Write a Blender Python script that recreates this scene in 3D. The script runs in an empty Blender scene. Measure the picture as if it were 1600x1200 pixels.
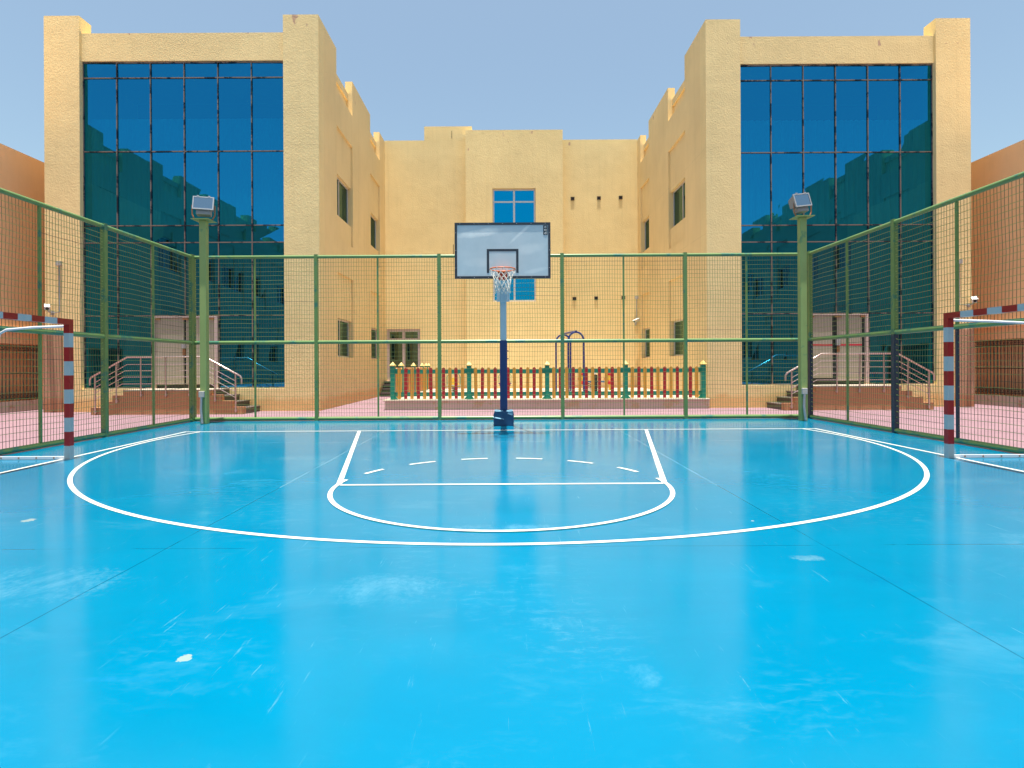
import bpy, bmesh, math, random
from mathutils import Vector, Matrix
R = math.radians
rng = random.Random(7)
S = bpy.context.scene
COL = S.collection

# ---------------------------------------------------------------- camera, light
cam_d = bpy.data.cameras.new('camera'); cam = bpy.data.objects.new('camera', cam_d); COL.objects.link(cam)
cam_d.sensor_width = 36; cam_d.lens = 20.25
cam_d.shift_x = 0.00625; cam_d.shift_y = -0.0175
cam_d.clip_end = 2000; cam_d.clip_start = 0.05
cam.location = (0, 0, 1.3)
cam.rotation_euler = (Matrix.Rotation(R(90), 3, 'X') @ Matrix.Rotation(R(-0.3), 3, 'Z')).to_euler()
S.camera = cam
SUN_EL = 85.3
w = bpy.data.worlds.new('World'); S.world = w; w.use_nodes = True
nt = w.node_tree; nt.nodes.clear()
sky = nt.nodes.new('ShaderNodeTexSky'); sky.sky_type = 'NISHITA'; sky.sun_disc = False
sky.sun_elevation = R(SUN_EL); sky.sun_rotation = R(180)
sky.air_density = 1.0; sky.dust_density = 3.0; sky.ozone_density = 1.0; sky.altitude = 0
bg = nt.nodes.new('ShaderNodeBackground'); bg.inputs[1].default_value = 0.093
wo = nt.nodes.new('ShaderNodeOutputWorld')
tn = nt.nodes.new('ShaderNodeMix'); tn.data_type = 'RGBA'; tn.blend_type = 'MULTIPLY'; tn.inputs[0].default_value = 1; tn.inputs[7].default_value = (.94, 1.0, .90, 1)
nt.links.new(sky.outputs[0], tn.inputs[6]); nt.links.new(tn.outputs[2], bg.inputs[0]); nt.links.new(bg.outputs[0], wo.inputs[0])
sl = bpy.data.lights.new('sun', 'SUN'); sl.energy = 3.9; sl.angle = R(0.5); sl.color = (1, .95, .87)
so = bpy.data.objects.new('sun', sl); COL.objects.link(so); so.rotation_euler = (R(90 - SUN_EL), 0, 0); so.location = (0, 0, 30)
S.render.engine = 'CYCLES'
S.view_settings.view_transform = 'Standard'; S.view_settings.look = 'None'
S.view_settings.exposure = 1.22; S.view_settings.gamma = 1
try:
    S.cycles.max_bounces = 10; S.cycles.diffuse_bounces = 5; S.cycles.transparent_max_bounces = 16
except Exception: pass

# ---------------------------------------------------------------- materials
MATS = {}
def newmat(name):
    m = bpy.data.materials.new(name); m.use_nodes = True
    return m, m.node_tree, m.node_tree.nodes['Principled BSDF']
def noise(nt, scale, detail=4, rough=.6, vec=None, dist=0):
    n = nt.nodes.new('ShaderNodeTexNoise'); n.inputs['Scale'].default_value = scale
    n.inputs['Detail'].default_value = detail; n.inputs['Roughness'].default_value = rough
    n.inputs['Distortion'].default_value = dist
    if vec is not None: nt.links.new(vec, n.inputs['Vector'])
    return n.outputs['Fac']
def ramp(nt, fac, p0, p1, c0=(0, 0, 0, 1), c1=(1, 1, 1, 1)):
    r = nt.nodes.new('ShaderNodeValToRGB'); r.color_ramp.elements[0].position = p0; r.color_ramp.elements[1].position = p1
    r.color_ramp.elements[0].color = c0; r.color_ramp.elements[1].color = c1
    nt.links.new(fac, r.inputs[0]); return r.outputs[0]
def mixc(nt, fac, a, b, mode='MIX'):
    n = nt.nodes.new('ShaderNodeMix'); n.data_type = 'RGBA'; n.blend_type = mode
    for s, v in ((0, fac), (6, a), (7, b)):
        if isinstance(v, (int, float)): n.inputs[s].default_value = v
        elif isinstance(v, tuple): n.inputs[s].default_value = (v[0], v[1], v[2], 1)
        else: nt.links.new(v, n.inputs[s])
    return n.outputs[2]
def math_(nt, op, a, b=None, c=None):
    n = nt.nodes.new('ShaderNodeMath'); n.operation = op
    for i, v in enumerate((a, b, c)):
        if v is None: continue
        if isinstance(v, (int, float)): n.inputs[i].default_value = v
        else: nt.links.new(v, n.inputs[i])
    return n.outputs[0]
def bump(nt, h, strength, dist, bsdf, prev=None):
    b = nt.nodes.new('ShaderNodeBump'); b.inputs['Strength'].default_value = strength; b.inputs['Distance'].default_value = dist
    nt.links.new(h, b.inputs['Height'])
    if prev is not None: nt.links.new(prev, b.inputs['Normal'])
    if bsdf is not None: nt.links.new(b.outputs[0], bsdf.inputs['Normal'])
    return b.outputs[0]
def wpos(nt):
    g = nt.nodes.new('ShaderNodeNewGeometry'); return g.outputs['Position']
def sep(nt, v):
    s = nt.nodes.new('ShaderNodeSeparateXYZ'); nt.links.new(v, s.inputs[0]); return s.outputs
def scalev(nt, v, x, y, z):
    m = nt.nodes.new('ShaderNodeMapping'); nt.links.new(v, m.inputs[0]); m.inputs['Scale'].default_value = (x, y, z); return m.outputs[0]

def simple(name, col, rough=.5, metal=0, var=.12, vs=6, bs=0, bscale=60, spec=.5, dirt=None):
    m, t, b = newmat(name); p = wpos(t)
    n = noise(t, vs, 5, .6, p)
    lo = tuple(c * (1 - var) for c in col); hi = tuple(min(1, c * (1 + var)) for c in col)
    c = mixc(t, n, lo, hi)
    if dirt:
        d = ramp(t, noise(t, dirt[1], 6, .7, p), dirt[2], dirt[2] + .06)
        c = mixc(t, d, c, dirt[0])
    t.links.new(c, b.inputs['Base Color'])
    b.inputs['Roughness'].default_value = rough; b.inputs['Metallic'].default_value = metal
    b.inputs['Specular IOR Level'].default_value = spec
    if bs: bump(t, noise(t, bscale, 3, .6, p), bs, .01, b)
    MATS[name] = m; return m

def stucco(name, col, grain=1.0, peel=True, base_stain=True):
    m, t, b = newmat(name); p = wpos(t); xyz = sep(t, p)
    n1 = noise(t, .5, 5, .6, p); n2 = noise(t, 3.0, 6, .65, scalev(t, p, 1, 1, .35))
    c = mixc(t, ramp(t, n1, .3, .7), tuple(x * .93 for x in col), tuple(min(1, x * 1.06) for x in col))
    c = mixc(t, math_(t, 'MULTIPLY', ramp(t, n2, .45, .75), .22), c, tuple(x * y for x, y in zip(col, (.84, .80, .74))))
    # vertical rain streaks
    st = noise(t, 2.2, 4, .6, scalev(t, p, 3, 3, .12))
    c = mixc(t, math_(t, 'MULTIPLY', ramp(t, st, .53, .75), .24), c, tuple(x * .72 for x in col))
    if peel:
        hm = math_(t, 'GREATER_THAN', xyz[2], 11.0)
        pk = ramp(t, noise(t, 2.6, 5, .6, scalev(t, p, 1, 1, .45)), .66, .68)
        c = mixc(t, math_(t, 'MULTIPLY', math_(t, 'MULTIPLY', pk, hm), .75), c, (.46, .26, .20))
        # thin horizontal plaster joints
        for h in (7.9, 5.3, 3.2):
            jn = noise(t, .4, 3, .5, scalev(t, p, 1, 1, .05))
            d = math_(t, 'ABSOLUTE', math_(t, 'SUBTRACT', xyz[2], h))
            jm = math_(t, 'MULTIPLY', math_(t, 'LESS_THAN', d, .012), ramp(t, jn, .48, .55))
            c = mixc(t, math_(t, 'MULTIPLY', jm, .18), c, tuple(x * .55 for x in col))
    if base_stain:
        hz = math_(t, 'ADD', xyz[2], math_(t, 'MULTIPLY', math_(t, 'SUBTRACT', noise(t, 1.8, 6, .65, p), .5), .5))
        r = ramp(t, hz, .28, .46, (1, 1, 1, 1), (0, 0, 0, 1))
        c = mixc(t, math_(t, 'MULTIPLY', r, .7), c, tuple(x * y for x, y in zip(col, (.86, .62, .45))))
    t.links.new(c, b.inputs['Base Color']); b.inputs['Roughness'].default_value = .9
    b.inputs['Specular IOR Level'].default_value = .25
    g1 = noise(t, 24, 4, .6, p, .2); 
    nb = bump(t, ramp(t, g1, .35, .7), .42 * grain, .009, None)
    bump(t, noise(t, 1.6, 3, .5, p), .25 * grain, .05, b, nb)
    MATS[name] = m; return m

STUC = (.85, .655, .32)
stucco('stucco', STUC, 1.0)
stucco('stucco_smooth', (.83, .625, .31), .25)
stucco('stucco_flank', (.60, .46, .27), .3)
stucco('stucco_terracotta', (.90, .58, .31), .5, peel=False)
stucco('stucco_steps', (.48, .24, .12), .8, peel=False, base_stain=False)
stucco('stucco_pink', (.47, .27, .17), .6, peel=False)
simple('soffit_orange', (.60, .33, .10), .9)

# court paint
m, t, b = newmat('court_blue'); p = wpos(t); xyz = sep(t, p)
c = mixc(t, ramp(t, noise(t, .6, 8, .68, scalev(t, p, .6, 1.3, 1), .4), .36, .64), (.0, .140, .256), (.0, .156, .280))
sc = scalev(t, p, .55, 1.15, 1)
n = noise(t, 1.1, 9, .68, sc, .5)
c = mixc(t, math_(t, 'MULTIPLY', ramp(t, n, .56, .76), .32), c, (.09, .27, .37))
wm = math_(t, 'MULTIPLY', ramp(t, noise(t, .45, 4, .6, p, .3), .48, .66), ramp(t, noise(t, 16, 8, .75, scalev(t, p, .5, 1.2, 1), .3), .50, .66))
c = mixc(t, math_(t, 'MULTIPLY', wm, .20), c, (.15, .32, .40))
# scratches : stretched noise in two directions
for k, (a, th) in enumerate(((25, .665), (-40, .67), (80, .675), (-8, .66))):
    mp = t.nodes.new('ShaderNodeMapping'); t.links.new(p, mp.inputs[0]); mp.inputs['Rotation'].default_value = (0, 0, R(a)); mp.inputs['Scale'].default_value = (16, 1.1, 1)
    s = noise(t, 1.7, 6, .75, mp.outputs[0], .25)
    pat = ramp(t, noise(t, .8 + .2 * k, 3, .6, p), .47, .58)
    c = mixc(t, math_(t, 'MULTIPLY', math_(t, 'MULTIPLY', ramp(t, s, th - .02, th + .02), pat), .34), c, (.17, .36, .42))
# small chips
v = t.nodes.new('ShaderNodeTexVoronoi'); v.inputs['Scale'].default_value = 1.3; t.links.new(p, v.inputs['Vector'])
chd = math_(t, 'ADD', v.outputs['Distance'], math_(t, 'MULTIPLY', noise(t, 30, 3, .6, p), .03))
chp = math_(t, 'MULTIPLY', math_(t, 'LESS_THAN', chd, .034), ramp(t, noise(t, .9, 2, .5, p), .5, .52))
c = mixc(t, math_(t, 'MULTIPLY', chp, .7), c, (.38, .42, .40))
# bare patches with a known place
wob = math_(t, 'MULTIPLY', math_(t, 'SUBTRACT', noise(t, 26, 5, .7, p), .5), 1.5)
pn = ramp(t, noise(t, 3.5, 9, .75, scalev(t, p, 1, .5, 1), .6), .42, .68)
for (px, py, rx, ry, f, pc) in ((-1.44, 2.57, .03, .035, .75, (.27, .33, .28)), (-4.08, 4.92, .045, .06, .7, (.28, .34, .30)),
                     (.57, 2.40, .06, .09, .40, (.12, .30, .40)), (-.72, 3.36, .28, .22, .38, (.12, .30, .40)), (-2.95, 3.45, .55, .28, .45, (.12, .30, .40)),
                     (2.02, 3.86, .10, .05, .5, (.2, .34, .38)), (2.35, 3.5, .42, .12, .45, (.0, .09, .22)), (-1.62, 2.4, .16, .02, .35, (.02, .18, .38)),
                     (1.80, 10.0, .5, .3, .45, (.12, .30, .40)), (-1.75, 9.0, .5, .25, .35, (.12, .30, .40)), (-2.9, 8.2, .5, .2, .4, (.12, .30, .40)), (.0, 4.62, .4, .1, .5, (.12, .30, .40)),
                     (.25, 2.9, .12, .06, .3, (.12, .30, .40)), (3.9, 4.2, .4, .18, .3, (.12, .30, .40)), (-5.2, 3.2, .6, .35, .35, (.12, .30, .40)), (-3.6, 7.2, .5, .2, .35, (.12, .30, .40)), (5.4, 9.0, .5, .3, .35, (.12, .30, .40))):
    ex = math_(t, 'POWER', math_(t, 'DIVIDE', math_(t, 'SUBTRACT', xyz[0], px), rx), 2)
    ey = math_(t, 'POWER', math_(t, 'DIVIDE', math_(t, 'SUBTRACT', xyz[1], py), ry), 2)
    e = math_(t, 'ADD', math_(t, 'ADD', ex, ey), math_(t, 'MULTIPLY', wob, 3.0))
    soft = .15 if f > .55 else .9
    mr = t.nodes.new('ShaderNodeMapRange'); mr.inputs[1].default_value = 1 - soft; mr.inputs[2].default_value = 1 + soft * .6; mr.inputs[3].default_value = f; mr.inputs[4].default_value = 0
    t.links.new(e, mr.inputs[0])
    fo = mr.outputs[0] if f > .55 else math_(t, 'MULTIPLY', mr.outputs[0], pn)
    c = mixc(t, fo, c, pc)
# slab joints
for ax, v0, jit in ((0, -2.44, .01), (0, 2.27, .01), (1, 4.13, .02), (1, 9.9, .02)):
    nn = math_(t, 'MULTIPLY', math_(t, 'SUBTRACT', noise(t, 1.5, 3, .6, p), .5), jit * 2)
    d = math_(t, 'ABSOLUTE', math_(t, 'ADD', math_(t, 'SUBTRACT', xyz[ax], v0), nn))
    brk = ramp(t, noise(t, 1.3, 4, .7, p), .32 if ax == 0 else .42, .5)
    fac = math_(t, 'MULTIPLY', math_(t, 'LESS_THAN', d, .0045 if v0 < 5 else .006), brk)
    far = math_(t, 'GREATER_THAN', xyz[1], 6.2)
    jc = mixc(t, far, (.0, .06, .11), (.2, .36, .42))
    c = mixc(t, math_(t, 'MULTIPLY', fac, .75), c, jc)
t.links.new(c, b.inputs['Base Color'])
rr = t.nodes.new('ShaderNodeMapRange'); rr.inputs[3].default_value = .06; rr.inputs[4].default_value = .22
t.links.new(noise(t, 1.4, 6, .7, sc), rr.inputs[0]); t.links.new(rr.outputs[0], b.inputs['Roughness'])
b.inputs['Specular IOR Level'].default_value = .18
nb = bump(t, noise(t, 1.1, 4, .55, p), .12, .02, None)
bump(t, noise(t, 45, 3, .6, p), .035, .004, b, nb)
MATS['court_blue'] = m

m, t, b = newmat('paving_pink'); p = wpos(t)
c = mixc(t, ramp(t, noise(t, .8, 5, .6, p), .3, .7), (.215, .125, .150), (.265, .158, .185))
c = mixc(t, math_(t, 'MULTIPLY', ramp(t, noise(t, 1.4, 6, .7, scalev(t, p, .5, 1.6, 1)), .55, .75), .35), c, (.32, .235, .24))
t.links.new(c, b.inputs['Base Color']); b.inputs['Roughness'].default_value = .75
bump(t, noise(t, 40, 3, .6, p), .3, .004, b); MATS['paving_pink'] = m

simple('line_white', (.62, .61, .55), .4, var=.06, vs=8, dirt=((.30, .48, .55), 11, .66))
simple('sand', (.48, .38, .26), .95)
simple('granite', (.035, .03, .028), .35, var=.3, vs=40)
simple('granite_tread', (.12, .10, .085), .4, var=.2, vs=40)
simple('door_beige', (.36, .32, .25), .5, var=.05)
simple('door_frame', (.58, .46, .43), .4, metal=.2, var=.05)
simple('dark', (.012, .014, .015), .6)
simple('interior', (.10, .10, .10), .9)
simple('curtain', (.75, .75, .72), .9, var=.05)
simple('mullion', (.24, .18, .14), .45, metal=.3, dirt=((.02, .02, .025), 3, .5))
simple('alu', (.62, .58, .56), .4, metal=.35, var=.05)
simple('steel', (.62, .47, .44), .28, metal=.85, var=.06)
simple('gal', (.42, .44, .46), .4, metal=.5, var=.15, vs=20)
simple('white_paint', (.72, .72, .70), .4, var=.05)
simple('stone_ledge', (.46, .39, .31), .8, dirt=((.38, .22, .15), 2.5, .58))
simple('plinth_pink', (.60, .46, .39), .85, var=.12, vs=2, dirt=((.56, .38, .24), 1.6, .56))
simple('plinth_cap', (.48, .41, .32), .8, dirt=((.4, .28, .2), 3, .66))
simple('fence_green', (.13, .235, .075), .33, var=.16, vs=3, dirt=((.035, .17, .11), 2.2, .55))
simple('fence_navy', (.008, .035, .06), .45, var=.3, vs=5, dirt=((.03, .14, .08), 5, .62))
simple('pole_green', (.25, .35, .12), .5, var=.15, vs=2.5, dirt=((.12, .26, .12), 3, .58))
simple('wire_green', (.045, .085, .045), .45, var=.3, vs=2)
simple('wire_pale', (.28, .36, .10), .45, var=.3, vs=2)
simple('iron_black', (.012, .014, .012), .5)
simple('goal_red', (.36, .008, .012), .35, var=.15, vs=9, dirt=((.5, .4, .4), 28, .74))
simple('goal_white', (.38, .46, .49), .35, var=.08, vs=7, dirt=((.18, .22, .24), 24, .72))
simple('goal_tube', (.66, .68, .72), .35, var=.05)
simple('picket_red', (.36, .012, .018), .45, var=.15, vs=4)
simple('picket_ochre', (.60, .30, .035), .5, var=.15, vs=4, dirt=((.3, .14, .03), 14, .72))
simple('picket_green', (.005, .24, .155), .45, var=.12, vs=3)
simple('cap_yellow', (.62, .44, .10), .5, var=.08)
simple('hoop_blue', (.42, .53, .59), .45, var=.08, vs=5, dirt=((.32, .40, .45), 9, .66))
simple('navy', (.006, .03, .13), .45, var=.2, vs=6)
simple('pad_blue', (.008, .06, .15), .4, var=.25, vs=6, bs=.3, bscale=14)
simple('pad_worn', (.12, .28, .40), .5, var=.25, vs=14, dirt=((.35, .2, .09), 20, .62))
simple('board', (.37, .45, .48), .22, var=.06, vs=2.5, spec=.5, dirt=((.42, .48, .50), 1.3, .54))
simple('board_black', (.018, .028, .042), .45, var=.2, dirt=((.05, .07, .09), 9, .6))
simple('rim_orange', (.75, .13, .008), .45, var=.15, vs=20)
simple('bracket_red', (.50, .045, .012), .45, var=.1)
simple('net', (.66, .62, .54), .8)
simple('brown', (.10, .065, .04), .8)
simple('toy_yellow', (.75, .45, .03), .35)
simple('toy_red', (.55, .01, .01), .35)
simple('toy_blue', (.01, .10, .28), .35)
simple('climber_blue', (.008, .02, .16), .3)
simple('tape_red', (.52, .01, .04), .5)
simple('lamp_body', (.24, .26, .28), .5, metal=.3, dirt=((.34, .22, .14), 16, .62))
simple('bark', (.12, .08, .05), .9)
simple('leaf', (.05, .09, .025), .6, var=.4, vs=3)
simple('junction_box', (.45, .43, .40), .6)
simple('rust', (.30, .13, .05), .8)

def glassmat(name, refl, trans, fac, wave=0.0):
    m = bpy.data.materials.new(name); m.use_nodes = True; t = m.node_tree; t.nodes.clear()
    o = t.nodes.new('ShaderNodeOutputMaterial'); g = t.nodes.new('ShaderNodeBsdfGlossy'); g.inputs['Roughness'].default_value = 0.0
    g.inputs['Color'].default_value = (*refl, 1)
    mx = t.nodes.new('ShaderNodeMixShader'); mx.inputs[0].default_value = fac
    if trans:
        q = t.nodes.new('ShaderNodeBsdfTransparent'); q.inputs['Color'].default_value = (*trans, 1)
    else:
        q = t.nodes.new('ShaderNodeBsdfDiffuse'); q.inputs['Color'].default_value = (.01, .03, .035, 1)
    t.links.new(q.outputs[0], mx.inputs[1]); t.links.new(g.outputs[0], mx.inputs[2]); t.links.new(mx.outputs[0], o.inputs[0])
    if wave:
        p = wpos(t); bn = bump(t, noise(t, .9, 2, .4, p), wave, .02, None); t.links.new(bn, g.inputs['Normal'])
    MATS[name] = m; return m
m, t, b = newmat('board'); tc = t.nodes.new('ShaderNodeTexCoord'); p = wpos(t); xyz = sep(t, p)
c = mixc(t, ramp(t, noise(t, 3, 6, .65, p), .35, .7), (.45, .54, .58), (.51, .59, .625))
for (sx_, sz_, rx, rz, sk, f) in ((-.47, 3.80, .46, .085, .13, .85), (.30, 3.80, .26, .045, .9, .5), (.45, 3.5, .3, .12, .2, .3), (-.5, 3.25, .3, .1, 0, .2), (.6, 3.1, .25, .05, .2, .3)):  # pale smears: glare on the backboard painted into its base colour
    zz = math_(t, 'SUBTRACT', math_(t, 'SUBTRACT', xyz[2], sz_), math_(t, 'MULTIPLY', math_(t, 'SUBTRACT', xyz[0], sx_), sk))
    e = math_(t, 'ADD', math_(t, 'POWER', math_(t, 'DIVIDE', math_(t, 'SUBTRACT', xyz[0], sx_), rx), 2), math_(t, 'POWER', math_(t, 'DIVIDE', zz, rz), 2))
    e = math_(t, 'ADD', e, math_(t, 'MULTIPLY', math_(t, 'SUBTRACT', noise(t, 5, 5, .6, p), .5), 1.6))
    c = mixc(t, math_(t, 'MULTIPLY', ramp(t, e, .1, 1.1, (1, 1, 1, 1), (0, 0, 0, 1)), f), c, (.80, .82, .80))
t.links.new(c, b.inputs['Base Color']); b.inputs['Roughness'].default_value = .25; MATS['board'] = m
glassmat('glass_blue', (.018, .29, .55), (.06, .75, .9), .72, .002)
glassmat('glass_blue_solid', (.0, .32, .58), None, .9, .015)
glassmat('glass_dark', (.16, .26, .22), None, .8, .03)
glassmat('lamp_glass', (.36, .48, .56), None, .75, 0)

# ---------------------------------------------------------------- mesh helpers
class MB:
    def __init__(s): s.v = []; s.f = []; s.mi = []; s.mats = []
    def mat(s, name):
        if name not in s.mats: s.mats.append(name)
        return s.mats.index(name)
    def add(s, vs, fs, m):
        o = len(s.v); s.v += [tuple(v) for v in vs]; k = s.mat(m)
        for f in fs: s.f.append(tuple(i + o for i in f)); s.mi.append(k)
    def box(s, x0, x1, y0, y1, z0, z1, m):
        s.add([(x0, y0, z0), (x1, y0, z0), (x1, y1, z0), (x0, y1, z0), (x0, y0, z1), (x1, y0, z1), (x1, y1, z1), (x0, y1, z1)],
              [(0, 3, 2, 1), (4, 5, 6, 7), (0, 1, 5, 4), (1, 2, 6, 5), (2, 3, 7, 6), (3, 0, 4, 7)], m)
    def tube(s, pts, r, m, n=8, closed=False, r2=None, up=None):
        pts = [Vector(p) for p in pts]; N = len(pts); vs = []; prev = None
        for i, p in enumerate(pts):
            if closed: d = pts[(i + 1) % N] - pts[i - 1]
            elif i == 0: d = pts[1] - p
            elif i == N - 1: d = p - pts[i - 1]
            else: d = (pts[i + 1] - p).normalized() + (p - pts[i - 1]).normalized()
            d.normalize()
            if prev is None:
                a = Vector(up) if up else (Vector((0, 0, 1)) if abs(d.z) < .9 else Vector((1, 0, 0)))
            else: a = prev
            x = (a - d * a.dot(d)).normalized(); y = d.cross(x); prev = x
            rr = r if r2 is None else r + (r2 - r) * i / (N - 1)
            for k in range(n):
                an = 2 * math.pi * (k + .5) / n; vs.append(p + x * rr * math.cos(an) + y * rr * math.sin(an))
        fs = []
        for i in range(N if closed else N - 1):
            j = (i + 1) % N
            for k in range(n):
                fs.append((i * n + k, i * n + (k + 1) % n, j * n + (k + 1) % n, j * n + k))
        if not closed:
            fs.append(tuple(range(n))[::-1]); fs.append(tuple((N - 1) * n + k for k in range(n)))
        s.add(vs, fs, m)
    def prism(s, poly, y0, y1, m, ax='y'):
        n = len(poly)
        if ax == 'y': vs = [(a, y0, b_) for a, b_ in poly] + [(a, y1, b_) for a, b_ in poly]
        elif ax == 'x': vs = [(y0, a, b_) for a, b_ in poly] + [(y1, a, b_) for a, b_ in poly]
        else: vs = [(a, b_, y0) for a, b_ in poly] + [(a, b_, y1) for a, b_ in poly]
        fs = [tuple(range(n)), tuple(range(2 * n - 1, n - 1, -1))] + [(i, i + n, (i + 1) % n + n, (i + 1) % n) for i in range(n)]
        s.add(vs, fs, m)
    def build(s, name, parent=None, bevel=0, smooth=False, loc=None):
        me = bpy.data.meshes.new(name); me.from_pydata(s.v, [], s.f)
        for mn in s.mats: me.materials.append(MATS[mn])
        me.polygons.foreach_set('material_index', s.mi)
        bm = bmesh.new(); bm.from_mesh(me); bmesh.ops.recalc_face_normals(bm, faces=bm.faces[:])
        bm.to_mesh(me); bm.free()
        if smooth: me.polygons.foreach_set('use_smooth', [True] * len(me.polygons))
        o = bpy.data.objects.new(name, me); COL.objects.link(o)
        if parent is not None:
            o.parent = parent; 
            wl = world_loc(parent)
            me.transform(Matrix.Translation(-wl)) if loc is None else None
        if bevel:
            bv = o.modifiers.new('bevel', 'BEVEL'); bv.width = bevel; bv.segments = 2; bv.limit_method = 'ANGLE'
        if smooth:
            try: me.set_sharp_from_angle(angle=R(40))
            except Exception: pass
        return o
def world_loc(o):
    v = Vector(o.location)
    while o.parent: o = o.parent; v += Vector(o.location)
    return v
def recenter(o, loc):
    o.data.transform(Matrix.Translation(-Vector(loc))); o.location = loc; return o
def tag(o, label=None, cat=None, group=None, kind=None):
    if label: o['label'] = label
    if cat: o['category'] = cat
    if group: o['group'] = group
    if kind: o['kind'] = kind
    return o
def empty(name, loc, label, cat, group=None):
    o = bpy.data.objects.new(name, None); COL.objects.link(o); o.location = loc; o.empty_display_size = .2
    return tag(o, label, cat, group)
def struct(mb, name, label=None):
    return tag(mb.build(name), label, None, None, 'structure')
def copy_tree(o, parent=None):
    c = o.copy(); COL.objects.link(c)
    if parent is not None: c.parent = parent
    for ch in o.children: copy_tree(ch, c)
    return c

def relief(mb, us, hs, D, T, M, mat, cellmat=None):
    """relief wall: D[j][i] depth of the cell or None for a hole; T back depth"""
    n, mm = len(us) - 1, len(hs) - 1
    def g(j, i):
        if 0 <= j < mm and 0 <= i < n: return D[j][i]
        return None
    def q(a, b_, c_, d_, m): mb.add([M(*a), M(*b_), M(*c_), M(*d_)], [(0, 1, 2, 3)], m)
    for j in range(mm):
        for i in range(n):
            d = D[j][i]
            if d is None: continue
            mt = (cellmat or {}).get((j, i), mat)
            u0, u1, h0, h1 = us[i], us[i + 1], hs[j], hs[j + 1]
            q((u0, h0, d), (u1, h0, d), (u1, h1, d), (u0, h1, d), mt)
            q((u0, h0, T), (u0, h1, T), (u1, h1, T), (u1, h0, T), mat)
    for j in range(mm):
        for i in range(n + 1):
            a, b_ = g(j, i - 1), g(j, i)
            a_, b2 = (T if a is None else a), (T if b_ is None else b_)
            if abs(a_ - b2) > 1e-6: q((us[i], hs[j], a_), (us[i], hs[j + 1], a_), (us[i], hs[j + 1], b2), (us[i], hs[j], b2), mat)
    for j in range(mm + 1):
        for i in range(n):
            a, b_ = g(j - 1, i), g(j, i)
            a_, b2 = (T if a is None else a), (T if b_ is None else b_)
            if abs(a_ - b2) > 1e-6: q((us[i], hs[j], a_), (us[i + 1], hs[j], a_), (us[i + 1], hs[j], b2), (us[i], hs[j], b2), mat)

# ---------------------------------------------------------------- ground
mb = MB(); mb.add([(-120, -120, 0), (120, -120, 0), (120, 120, 0), (-120, 120, 0)], [(0, 1, 2, 3)], 'paving_pink')
struct(mb, 'ground')
CX = -.05
FL, FR, FY = -7.54, 7.32, 13.93
mb = MB(); mb.add([(FL, -14, .004), (FR, -14, .004), (FR, FY + .03, .004), (FL, FY + .03, .004)], [(0, 1, 2, 3)], 'court_blue')
struct(mb, 'court_floor')

ZL = .008
def arc_pts(cx, cy, r, a0, a1, n):
    return [(cx + r * math.cos(a0 + (a1 - a0) * i / n), cy + r * math.sin(a0 + (a1 - a0) * i / n)) for i in range(n + 1)]
def ribbon(mb, pts, wd, m='line_white'):
    L = []; N = len(pts)
    for i, p in enumerate(pts):
        a = Vector(pts[max(0, i - 1)]); b_ = Vector(pts[min(N - 1, i + 1)]); d = (b_ - a).normalized(); nn = Vector((-d.y, d.x)) * wd / 2
        L.append((p[0] + nn.x, p[1] + nn.y)); L.append((p[0] - nn.x, p[1] - nn.y))
    mb.add([(x, y, ZL) for x, y in L], [(2 * i, 2 * i + 1, 2 * i + 3, 2 * i + 2) for i in range(N - 1)], m)
mb = MB()
LE = 11.62; FT = 6.31
ribbon(mb, [(-6.49, LE), (6.27, LE)], .06)
ribbon(mb, [(-6.46, LE - .032), (-6.27, 7.1), (-6.3, -13.5)], .055); ribbon(mb, [(6.24, LE - .032), (6.19, 6.9), (6.2, -13.5)], .055)
a0 = math.asin((LE - .034 - 10.37) / 6.19)
ribbon(mb, arc_pts(CX - .04, 10.37, 6.19, a0, -math.pi - a0, 140), .049)
def lift(mbx, dz):
    mbx.v = [(x, y, z + dz) for x, y, z in mbx.v]
mk = MB(); ribbon(mk, [(CX - 2.9, LE - .032), (CX - 1.79, FT + .03)], .062); ribbon(mk, [(CX + 2.87, LE - .032), (CX + 1.79, FT + .03)], .062)
lift(mk, .0015); mb.v_off = len(mb.v); mb.add(mk.v, mk.f, 'line_white')
mk = MB(); ribbon(mk, [(CX - 1.77, FT), (CX + 1.77, FT)], .055); lift(mk, .0005); mb.add(mk.v, mk.f, 'line_white')
e = R(9); mk = MB(); ribbon(mk, arc_pts(CX, FT, 1.80, e, -math.pi - e, 70), .047); lift(mk, .003); mb.add(mk.v, mk.f, 'line_white')
for (xa, ya, xb, yb) in ((569, 741, 599, 734), (636, 726, 677, 721), (719, 718, 761, 716.5), (806, 715.5, 848, 717), (889, 719.5, 929, 724), (964, 731, 998, 738)):
    P = []
    for X, Y in ((xa, ya), (xb, yb)):
        dx = X - 790; dy = Y - 572 + .00524 * dx; z = 1170 / dy; P.append(math.atan2(z - FT, dx * z / 900 - CX))
    ribbon(mb, arc_pts(CX, FT, 1.78, P[0], P[1], 6), .055)
struct(mb, 'court_lines', 'white painted basketball markings on the blue floor')

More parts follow.
